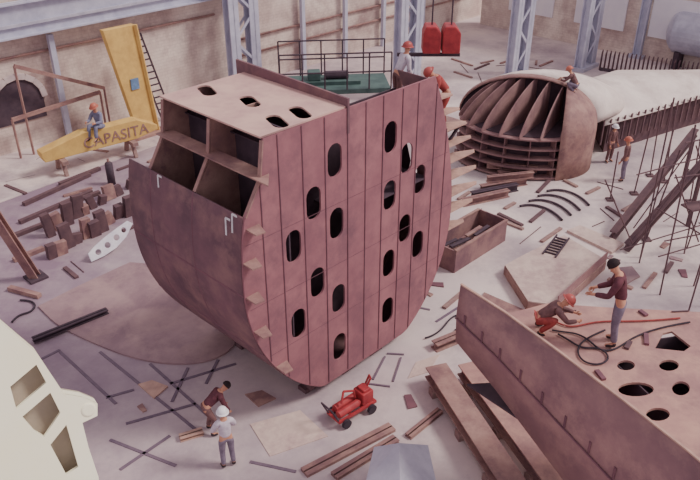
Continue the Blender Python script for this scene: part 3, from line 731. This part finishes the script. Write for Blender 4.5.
hose(hz([(455,330),(470,322),(462,312),(448,318),(440,334),(425,338)],0.05),0.025,"welding_hose",m_rubber,"dark hose coiled on floor beside hull block",group="welding hoses")
# ============================================================ long beams
def ibeam_thing(a,b,w,h,label,m=m_rust,name="steel_beam",group="steel beams on floor",z=0.0):
    a=V(a)+Z*z;b=V(b)+Z*z; mb=MB(); mb.ibeam(a+Z*h/2,b+Z*h/2,w,h,0.03); occ_seg(a,b,w*0.6); return solo(mb,name,m,label,"steel beam",group=group)
for i,(a,b,w) in enumerate((((436,364),(514,482),0.5),((466,362),(556,482),0.36))):
    A=P(*a,0.6); B_=P(*b,0.6); A.z=B_.z=0
    occ_seg(A,B_,0.6)
    tt=thing("long_girder","long rusty flanged girder lying on timber blocks","girder",A,group="long girders")
    mb=MB(); mb.beam(A+Z*0.4,B_+Z*0.4,w*0.6,0.26); part(mb,"girder_body",m_dome,tt)
    mb=MB(); mb.beam(A+Z*0.55,B_+Z*0.55,w+0.1,0.04); part(mb,"top_flange",m_rust if i==0 else m_rustdeck,tt)
    mb=MB(); mb.beam(A+Z*0.25,B_+Z*0.25,w+0.1,0.04); part(mb,"bottom_flange",m_rust,tt)
    d=(B_-A).normalized(); s_=V((-d.y,d.x,0))
    for f in (0.12,0.5,0.85):
        c=A.lerp(B_,f); mb=MB(); mb.box(c+Z*0.11,(w+0.2,0.25,0.22),s_); solo(mb,"timber_block",m_wood,"short timber block under a girder","timber block",group="girder blocks")
ibeam_thing(P(304,474),P(392,428),0.3,0.08,"long thin rusty plate strip lying near red trolley")
ibeam_thing(P(334,478),P(396,440),0.25,0.1,"long thin rusty plate strip lying near red trolley")
ibeam_thing(P(408,438),P(440,412),0.2,0.1,"short rusty beam lying on shop floor")
ibeam_thing(P(434,350),P(463,338),0.3,0.25,"short rusty beam lying on shop floor")
ibeam_thing(P(34,344),P(108,314),0.2,0.14,"dark steel beam lying over curved plate",m_dark,z=0.065)
ibeam_thing(P(180,440),P(203,433),0.2,0.12,"short tan beam lying beside two workers",m_tan)
c=P(400,500,0); t=thing("ventilation_hood","pale grey folded sheet-metal hood standing on floor","metal hood",c)
hz0=1.6
b4=[P(366,482,hz0),P(436,482,hz0),P(428,446,hz0),P(374,448,hz0)]
rg=[P(400,484,hz0+0.5),P(399,444,hz0+0.5)]
for nm,pts in (("hood_panel",[b4[0],rg[0],rg[1],b4[3]]),("hood_panel",[rg[0],b4[1],b4[2],rg[1]])):
    mb=MB(); mb.prism(pts,Z*0.03); part(mb,nm,m_grey,t)
mb=MB(); mb.prism([V((p.x,p.y,0.0)) for p in b4],Z*(hz0-0.02)); part(mb,"hood_body",m_grey,t)
mb=MB(); mb.prism([b4[3],b4[2],rg[1]],V((0,-0.04,0))); part(mb,"end_panel",m_grey,t)
# ============================================================ red trolley
rc=P(352,414,0); t=thing("welding_trolley","low red wheeled welding trolley with bottles and hoses","trolley",rc)
OCC.append((rc.x,rc.y,0.8))
ax=az(50); ay=Z.cross(ax)
mb=MB()
for q_ in (-0.22,0.22): mb.beam(rc-ax*0.62+ay*q_+Z*0.24,rc+ax*0.62+ay*q_+Z*0.24,0.06,0.07)
for q_ in (-0.6,-0.2,0.2,0.6): mb.beam(rc+ax*q_-ay*0.24+Z*0.24,rc+ax*q_+ay*0.24+Z*0.24,0.06,0.05)
part(mb,"chassis",m_red,t)
mb=MB(); mb.box(rc+Z*0.45+ax*0.38,(0.36,0.4,0.36),ax); mb.box(rc+Z*0.66+ax*0.38,(0.22,0.3,0.08),ax); part(mb,"power_unit",m_red,t,bevel=0.03)
for q_,l in ((-0.12,0.0),(0.12,0.08)):
    mb=MB(); a=rc-ax*(0.55-l)+ay*q_+Z*0.38; b=rc+ax*(0.08+l)+ay*q_+Z*0.42; mb.tube(a,b,0.1,n=14); mb.tube(b,b+ax*0.08,0.1,0.04,n=14); part(mb,"gas_bottle",m_red,t)
mb=MB(); mb.path([rc-ax*0.6+ay*0.2+Z*0.25,rc-ax*0.82+ay*0.2+Z*0.72,rc-ax*0.82-ay*0.2+Z*0.72,rc-ax*0.6-ay*0.2+Z*0.25],0.025); part(mb,"handle",m_dark,t)
for pth in ([rc+ax*0.5+Z*0.66,rc+ax*0.62+Z*0.85,rc+ax*0.75+ay*0.2+Z*0.75,rc+ax*0.7+ay*0.3+Z*0.4],[rc+ax*0.1+Z*0.5,rc+ax*0.05+Z*0.75,rc-ax*0.2+ay*0.1+Z*0.8,rc-ax*0.35+Z*0.55]):
    mb=MB(); mb.path(pth,0.03); part(mb,"supply_hose",m_red,t)
for i in (-1,1):
    for j in (-1,1):
        w=rc+ax*0.42*i+ay*0.3*j+Z*0.13; mb=MB(); mb.tube(w-ay*0.04,w+ay*0.04,0.13,n=16); part(mb,"wheel",m_rubber,t)
# ============================================================ cream crane part
zc0=8.0
nC=V((0.5,-0.8,0.33)).normalized(); OC=P(60,400,zc0); AC=Z.cross(nC).normalized(); BC=nC.cross(AC)
def c2(px,py):
    p=PL(px,py,OC,nC)-OC; return (p.dot(AC),p.dot(BC))
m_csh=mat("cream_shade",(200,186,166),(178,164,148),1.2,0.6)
t=thing("crane_jib","cream box-section crane jib with framed triangular openings","crane jib",V((OC.x,OC.y,0)))
o_=[c2(x,y) for x,y in ((-60,270),(10,330),(36,352),(64,394),(82,397),(97,403),(97,415),(82,422),(88,446),(98,476),(106,540),(-40,540),(-70,420))]
h_=[[c2(x,y) for x,y in ((10,386),(36,364),(46,382),(16,408))],[c2(x,y) for x,y in ((22,416),(50,392),(60,412),(44,436),(34,430))],[c2(x,y) for x,y in ((50,444),(66,424),(78,466),(66,474))]]
plate(o_,h_,0.05,OC,AC,BC,"front_web",m_cream,t)
plate(o_,[],0.05,OC-nC*0.2,AC,BC,"rear_web",m_csh,t)
mb=MB()
for i in range(0,10):
    a,b=o_[i],o_[i+1]; pa=OC+AC*a[0]+BC*a[1]; pb=OC+AC*b[0]+BC*b[1]
    mb.prism([pa,pb,pb-nC*0.2,pa-nC*0.2],(BC+AC).normalized()*-0.02)
part(mb,"edge_flange",m_cream,t)
bc=PL(88,409,OC,nC); mb=MB(); mb.tube(bc+nC*0.04,bc-nC*0.22,0.08,n=20); part(mb,"boss",m_cream,t,bevel=0.02)
mb=MB(); mb.beam(OC+AC*o_[11][0]*0.3+BC*o_[11][1]-nC*0.2,V((OC.x-0.2,OC.y-0.3,0)),0.5,0.5); part(mb,"support_post",m_cream,t)
# ============================================================ floor plates
def occ_poly(pts):
    xs=[p.x for p in pts]; ys_=[p.y for p in pts]
    x=min(xs)
    while x<max(xs):
        y=min(ys_)
        while y<max(ys_):
            ins=False
            for i in range(len(pts)):
                a,b=pts[i],pts[i-1]
                if (a.y>y)!=(b.y>y) and x<(b.x-a.x)*(y-a.y)/(b.y-a.y)+a.x: ins=not ins
            if ins: OCC.append((x,y,0.3))
            y+=0.4
        x+=0.4
def fplate(pxs,m,name,label,cat="steel plate",th=0.04,z=0.0,group="flat steel plates"):
    pts=[P(x,y,z+th) for x,y in pxs]; occ_poly(pts)
    mb=MB(); mb.prism([V((p.x,p.y,z)) for p in pts],Z*th); return solo(mb,name,m,label,cat,group=group)
arc=[(38,306),(130,262),(200,268),(244,326)]
c_pl=chaikin(chaikin([(244,326),(232,350),(206,362),(170,364),(130,357),(92,342),(58,326),(38,306)]))
fplate([(38,306),(82,284),(130,262),(200,268)]+c_pl[:-1],m_plate,"steel_plate","large curved mauve-brown steel plate lying flat",th=0.06)
fplate([(138,384),(152,380),(168,386),(154,398)],m_tan,"steel_plate","small tan steel offcut plate lying on floor")
fplate([(245,394),(262,390),(276,398),(258,406)],m_rust,"steel_plate","small rusty plate near keel block")
fplate([(567,230),(580,225),(624,243),(612,252)],m_tanplate,"steel_plate","narrow tan steel plate beside scaffold",th=0.1)
fplate([(484,292),(530,312),(520,332),(478,306)],m_rust,"steel_plate","rusty plate near the perforated deck block",th=0.05)
fplate([(612,268),(632,266),(640,276),(622,286)],m_plate,"steel_plate","dull brown plate under scaffold",th=0.05)
fplate([(250,424),(300,410),(328,436),(270,456)],m_tanplate,"steel_plate","pale steel plate lying near red trolley",th=0.02)
fplate([(416,362),(440,354),(428,372),(408,378)],m_tanplate,"steel_plate","pale tan plate lying beside hull block",th=0.02)
rz=0.32
rp=[P(x,y,rz) for x,y in ((505,266),(521,257),(564,236),(606,261),(557,306),(528,302))]
occ_poly(rp)
t=thing("raised_plate_panel","large pinkish-tan raised plate panel with upstanding dark side","plate panel",V((rp[0].x,rp[0].y,0)))
mb=MB(); mb.prism(rp,Z*0.04); part(mb,"panel_top",m_tanplate,t)
for i in range(len(rp)):
    a,b=rp[i],rp[(i+1)%len(rp)]; mb=MB(); mb.beam(V((a.x,a.y,rz/2)),V((b.x,b.y,rz/2)),0.04,rz-0.01); part(mb,"panel_side",m_rust,t)
mb=MB(); a,b=rp[3],rp[4]; mb.beam(a+Z*0.2,b+Z*0.2,0.03,0.32); part(mb,"upstand",m_side,t)
for (a,b) in (((100,352),(196,430)),((150,364),(208,416)),((188,368),(172,402)),((106,398),(134,390)),((170,384),(236,364)),((126,424),(196,404)),((218,360),(206,384)),((16,372),(60,350)),((60,352),(116,404)),((436,322),(470,300)),((380,300),(430,310)),((110,440),(176,466)),((250,462),(296,472)),((120,470),(170,436))):
    occ_seg(P(*a),P(*b),0.05); mb=MB(); mb.beam(P(*a)+Z*0.01,P(*b)+Z*0.01,0.08,0.02); solo(mb,"floor_rail",m_line,"dull steel rail strip set into the shop floor","rail",group="floor rails")
for (a,b) in (((385,357),(373,380)),((401,358),(393,382)),((387,354),(404,355)),((367,384),(390,387))):
    mb=MB(); mb.beam(P(*a)+Z*0.02,P(*b)+Z*0.02,0.05,0.03); solo(mb,"steel_strip",m_line,"thin steel marking strip lying on floor","steel strip",group="steel strips")
tc=P(466,250,0); t=thing("steel_bin","long dark open-topped steel bin holding scrap","bin",tc)
Lb,Wb,Hb=3.0,1.2,0.85
occ_seg(tc-U*1.5,tc+U*1.5,0.9)
for nm,c,sz in (("bin_floor",Z*0.06,(Lb,Wb,0.08)),("bin_wall",Z*Hb/2+W*Wb/2,(Lb,0.05,Hb)),("bin_wall",Z*Hb/2-W*Wb/2,(Lb,0.05,Hb)),("bin_wall",Z*Hb/2+U*Lb/2,(0.05,Wb,Hb)),("bin_wall",Z*Hb/2-U*Lb/2,(0.05,Wb,Hb))):
    mb=MB(); mb.box(tc+c,sz,U); part(mb,nm,m_dome,t)
mb=MB()
for j in (-1,1): mb.beam(tc+W*Wb/2*j-U*Lb/2+Z*Hb,tc+W*Wb/2*j+U*Lb/2+Z*Hb,0.1,0.05)
part(mb,"bin_rim",m_rust,t)
for i in range(12):
    c=tc+U*random.uniform(-0.9,0.9)+W*random.uniform(-0.3,0.3)+Z*(0.14+0.055*i); d=(U*1+W*random.uniform(-0.25,0.25)).normalized()*0.45
    mb=MB(); mb.beam(c-d,c+d,0.14,0.05); solo(mb,"steel_offcut",m_dark if i%2 else m_rust,"rusty steel offcut lying in open bin","offcut",group="scrap in bin")
for i in range(5):
    a=P(462+i*9,206-i*7); b=P(508+i*9,196-i*6)
    ibeam_thing(a,b,0.25,0.3,"rusty steel section lying in stack behind steel bin",m_dark if i%2 else m_rust,group="stacked sections")
for (a,b) in (((486,174),(536,178)),((486,189),(532,184))):
    ibeam_thing(P(*a),P(*b),0.2,0.26,"rusty steel section lying across the stacked sections",m_rust,group="stacked sections",z=0.31)
for i in range(4):
    cx,cy=534+i*9,216-i*5
    hose(hz([(cx-14,cy-10),(cx,cy-14),(cx+18,cy-8),(cx+28,cy+4)],0.06),0.045,"curved_rib",m_dark,"thin curved steel rib lying on floor","steel rib",group="curved ribs")
la,lb2=P(549,256,rz+0.05),P(563,237,rz+0.05)
la.z=lb2.z=rz+0.045
t=thing("short_ladder","short dark steel ladder lying on raised plate panel","ladder",la)
dd=(lb2-la); sd_=V((dd.y,-dd.x,0)).normalized()*0.22
for s_ in (-1,1):
    mb=MB(); mb.beam(la+sd_*s_+Z*0.03,lb2+sd_*s_+Z*0.03,0.05,0.05); part(mb,"side_rail",m_dark,t)
for i in range(1,8):
    c=la.lerp(lb2,i/8)+Z*0.03; mb=MB(); mb.beam(c-sd_,c+sd_,0.05,0.04); part(mb,"rung",m_dark,t)
# ============================================================ scaffold right
sb=P(684,282,0); t=thing("scaffold_tower","irregular dark tubular steel scaffold with thin diagonal braces","scaffold",sb)
a3,b3=az(70),az(-20)
rr=random.Random(3)
for i in range(-1,3):
    for j in (-1,0,1):
        c=sb+a3*(i*0.95+rr.uniform(-0.35,0.35))+b3*(j*1.5+rr.uniform(-0.35,0.35)); h=rr.uniform(3.0,6.4)
        OCC.append((c.x,c.y,0.3))
        mb=MB(); mb.tube(c,c+Z*h+V((rr.uniform(-0.6,0.6),rr.uniform(-0.4,0.4),0)),0.026,n=6); part(mb,"upright",m_brn,t)
for i in range(9):
    z=0.7+i*0.55; j=rr.choice((-1.5,0,1.5)); a=sb+b3*j-a3*(1.2+rr.uniform(0,0.5)); b=sb+b3*j+a3*(2.2+rr.uniform(0,0.4))
    mb=MB(); mb.tube(a+Z*z,b+Z*(z+rr.uniform(-0.4,0.4)),0.023,n=6); part(mb,"ledger",m_brn,t)
for i in range(5):
    z=1.0+i*0.9; x=rr.uniform(-1,2)
    mb=MB(); mb.tube(sb+a3*x-b3*1.7+Z*z,sb+a3*(x+rr.uniform(-.3,.3))+b3*1.7+Z*z,0.023,n=6); part(mb,"transom",m_brn,t)
for i in range(7):
    x=rr.uniform(-1.2,0.8); j=rr.choice((-1.5,0,1.5)); z=rr.uniform(0.1,2.4); sg=rr.choice((1,-1))
    mb=MB(); mb.tube(sb+a3*x+b3*j+Z*z,sb+a3*(x+1.6*sg)+b3*j+Z*(z+2.6),0.023,n=6); part(mb,"brace",m_brn,t)
for z_,x_ in ((2.86,0.6),(4.2,1.0)):
    mb=MB(); mb.box(sb+Z*z_+a3*x_,(2.6,0.5,0.05),a3); part(mb,"scaffold_board",m_brn,t)
for k_,(o1,o2) in enumerate((((612,238),(695,132)),((626,250),(704,162)))):
    A=P(*o1,0.1); B_=P(o2[0],o2[1],2.6); occ_seg(A,V((B_.x,B_.y,0)),0.3); mb=MB(); mb.ibeam(A+Z*0.1,B_,0.26,0.3,0.05); mb.beam(V((B_.x,B_.y,0)),B_,0.12,0.12); solo(mb,"inclined_beam",m_brn,"heavy brown steel beam leaning up against scaffold","steel beam",group="inclined beams")
for (a,zt) in (((646,240),2.7),((690,202),2.4),((610,200),1.6),((634,194),2.2),((664,182),2.4),((650,176),2.2)):
    A=P(*a,0); OCC.append((A.x,A.y,0.3)); mb=MB(); mb.tube(A,A+Z*zt*1.3+V((rr.uniform(-.5,.5),0,0)),0.028,n=6); mb.box(A+Z*0.03,(0.3,0.3,0.06)); solo(mb,"scaffold_pole",m_brn,"upright dark steel scaffold pole on foot plate","pole",group="scaffold poles")
# ============================================================ left clutter
for (px,py,h,lb_) in ((112,184,0.9,"dark gas cylinder standing on pale walkway"),(166,167,0.9,"dark gas cylinder standing beside hull block")):
    b=P(px,py,0); OCC.append((b.x,b.y,0.3)); t=thing("gas_cylinder",lb_,"gas cylinder",b,group="gas cylinders")
    mb=MB(); mb.tube(b,b+Z*h,0.16,n=14); mb.sphere(b+Z*h,0.16,(1,1,0.7),14,4,0,90); part(mb,"cylinder_body",m_dark,t,smooth=True)
    mb=MB(); mb.tube(b+Z*(h+0.08),b+Z*(h+0.24),0.05,n=8); part(mb,"valve",m_rust,t)
pb=P(36,278,0); pt=pb+Z*3.2-U*0.9; OCC.append((pb.x,pb.y,0.6))
t=thing("leaning_post","reddish-brown steel post leaning beside timber stacks","post",pb)
mb=MB(); mb.ibeam(pb,pt,0.28,0.3,0.05,V((0,1,0))); part(mb,"post",m_rust,t)
mb=MB(); mb.box(pb+Z*0.04,(0.6,0.6,0.08),U); part(mb,"foot_plate",m_dark,t)
for r_ in range(2):
    for i in range(10):
        a=P(52+i*8.5+random.uniform(-1.5,1.5),258-i*4.9-r_*24+random.uniform(-2.5,2.5),0); hgt=random.uniform(0.35,0.95); OCC.append((a.x,a.y,0.4))
        mb=MB(); tl=V((random.uniform(-.12,.12),random.uniform(-.1,.1),0)); mb.beam(a,a+Z*hgt+tl,0.22,random.uniform(0.25,0.45),U); solo(mb,"timber_block",m_brn if i%3!=1 else m_rust,"upright dark weathered timber block in row beside walkway","timber block",group="timber block rows")
for (a,b) in (((20,224),(92,193)),((60,208),(100,194)),((24,206),(90,176)),((14,262),(44,250)),((132,196),(150,188)),((8,240),(44,226)),((10,290),(40,298)),((60,186),(100,170))):
    A=P(*a);B_=P(*b)
    occ_seg(A,B_,0.25); mb=MB(); mb.beam(A+Z*0.08,B_+Z*0.08,0.18,0.14); solo(mb,"timber_beam",m_rust if a[0]%4 else m_brn,"long weathered timber beam lying by walkway","timber beam",group="timber beams")
cc=P(90,262,0.0); OCC.append((cc.x+0.6,cc.y+0.5,0.9))
pts=[(0,0.0),(0.5,0.02),(1.0,0.12),(1.5,0.35),(1.9,0.7),(1.75,0.85),(1.3,0.75),(0.8,0.62),(0.3,0.45),(0,0.3)]
plate_top(pts,[ellipse(0.35,0.22,0.11,0.1),ellipse(0.75,0.32,0.11,0.11),ellipse(1.15,0.45,0.11,0.11),ellipse(1.5,0.6,0.1,0.1)],0.06,cc+N*0.1+Z*0.05,U,(W*0.45+Z*0.9).normalized(),"perforated_bracket",m_white,"white curved bracket plate with round holes","bracket plate")
for s_ in (-0.4,0.5,2.2,3.6,5.0):
    for k in (0.3,1.5,3.0): c=Bp(s_,k,0); OCC.append((c.x,c.y,1.0))
for px,py in ((229,466),(212,432),(622,181),(608,160)): c=P(px,py); OCC.append((c.x,c.y,0.5))
def scatter(n,box_,kinds,group,big=1.0):
    cnt=0; tries=0
    while cnt<n and tries<n*14:
        tries+=1
        px=random.uniform(box_[0],box_[2]); py=random.uniform(box_[1],box_[3]); c=P(px,py,0); ang=random.choice((44,-46,random.uniform(0,180)))+random.uniform(-12,12)
        kd=random.choice(kinds); d=az(ang)
        l=random.uniform(0.5,1.5)*big if kd!="off" else random.uniform(0.2,0.55)*big
        samples=[c+d*l*q for q in (-0.5,-0.25,0,0.25,0.5)]
        if any((s.x-o[0])**2+(s.y-o[1])**2<(o[2]+0.14)**2 for s in samples for o in OCC): continue
        for s in samples: OCC.append((s.x,s.y,0.14 if kd!="off" else l*0.55))
        cnt+=1; mb=MB()
        if kd=="plank":
            mb.box(c+Z*0.04,(l,0.14,0.07),d); solo(mb,"timber_plank",random.choice([m_wood,m_rust,m_brn]),"loose weathered plank lying on shop floor","plank",group=group+" planks")
        elif kd=="rod":
            mb.tube(c-d*l/2+Z*0.02,c+d*l/2+Z*0.02,0.018,n=6); solo(mb,"steel_rod",m_brn,"thin steel rod lying on shop floor","rod",group=group+" rods")
        else:
            s2=l*0.5; mb.prism([c-d*l/2,c+d*l/2,c+d*l*0.4+Z.cross(d)*s2,c-d*l*0.5+Z.cross(d)*s2*0.7],Z*0.04); solo(mb,"steel_offcut",random.choice([m_rust,m_plate,m_seam]),"small angular steel offcut lying on shop floor","offcut",group=group+" offcuts")
scatter(12,(408,285,460,345),["plank","rod","off"],"floor scrap")
scatter(38,(462,184,612,236),["rod","plank","plank"],"rear scrap",1.3)
scatter(6,(405,385,445,420),["rod","off"],"front scrap")
scatter(34,(15,185,140,275),["rod","plank","plank"],"walkway scrap",1.3)
scatter(8,(20,150,160,180),["rod","plank"],"far scrap")
scatter(34,(600,190,690,285),["rod","off","plank"],"scaffold scrap",1.3)
scatter(3,(60,370,340,460),["off"],"open floor scrap")
scatter(20,(455,62,560,78),["rod","plank"],"rear wall scrap",1.5)
# ============================================================ camera, light
cam=bpy.data.cameras.new("camera"); co=bpy.data.objects.new("camera",cam); COL.objects.link(co)
cam.sensor_width=36; cam.lens=36*FPX/700; co.location=(0,0,CAMZ); co.rotation_euler=(math.radians(60),0,0); cam.clip_end=300
bpy.context.scene.camera=co
w=bpy.data.worlds.new("world"); bpy.context.scene.world=w; w.use_nodes=True
bg=w.node_tree.nodes["Background"]; bg.inputs["Color"].default_value=(0.92,0.81,0.9,1); bg.inputs["Strength"].default_value=0.78
sl=bpy.data.lights.new("sun","SUN"); sl.energy=2.9; sl.angle=math.radians(14); sl.color=(1,0.91,0.84)
so=bpy.data.objects.new("sun",sl); COL.objects.link(so); so.location=(20,0,30)
so.rotation_euler=V((-0.95,0.0,-1.0)).to_track_quat('-Z','Y').to_euler()
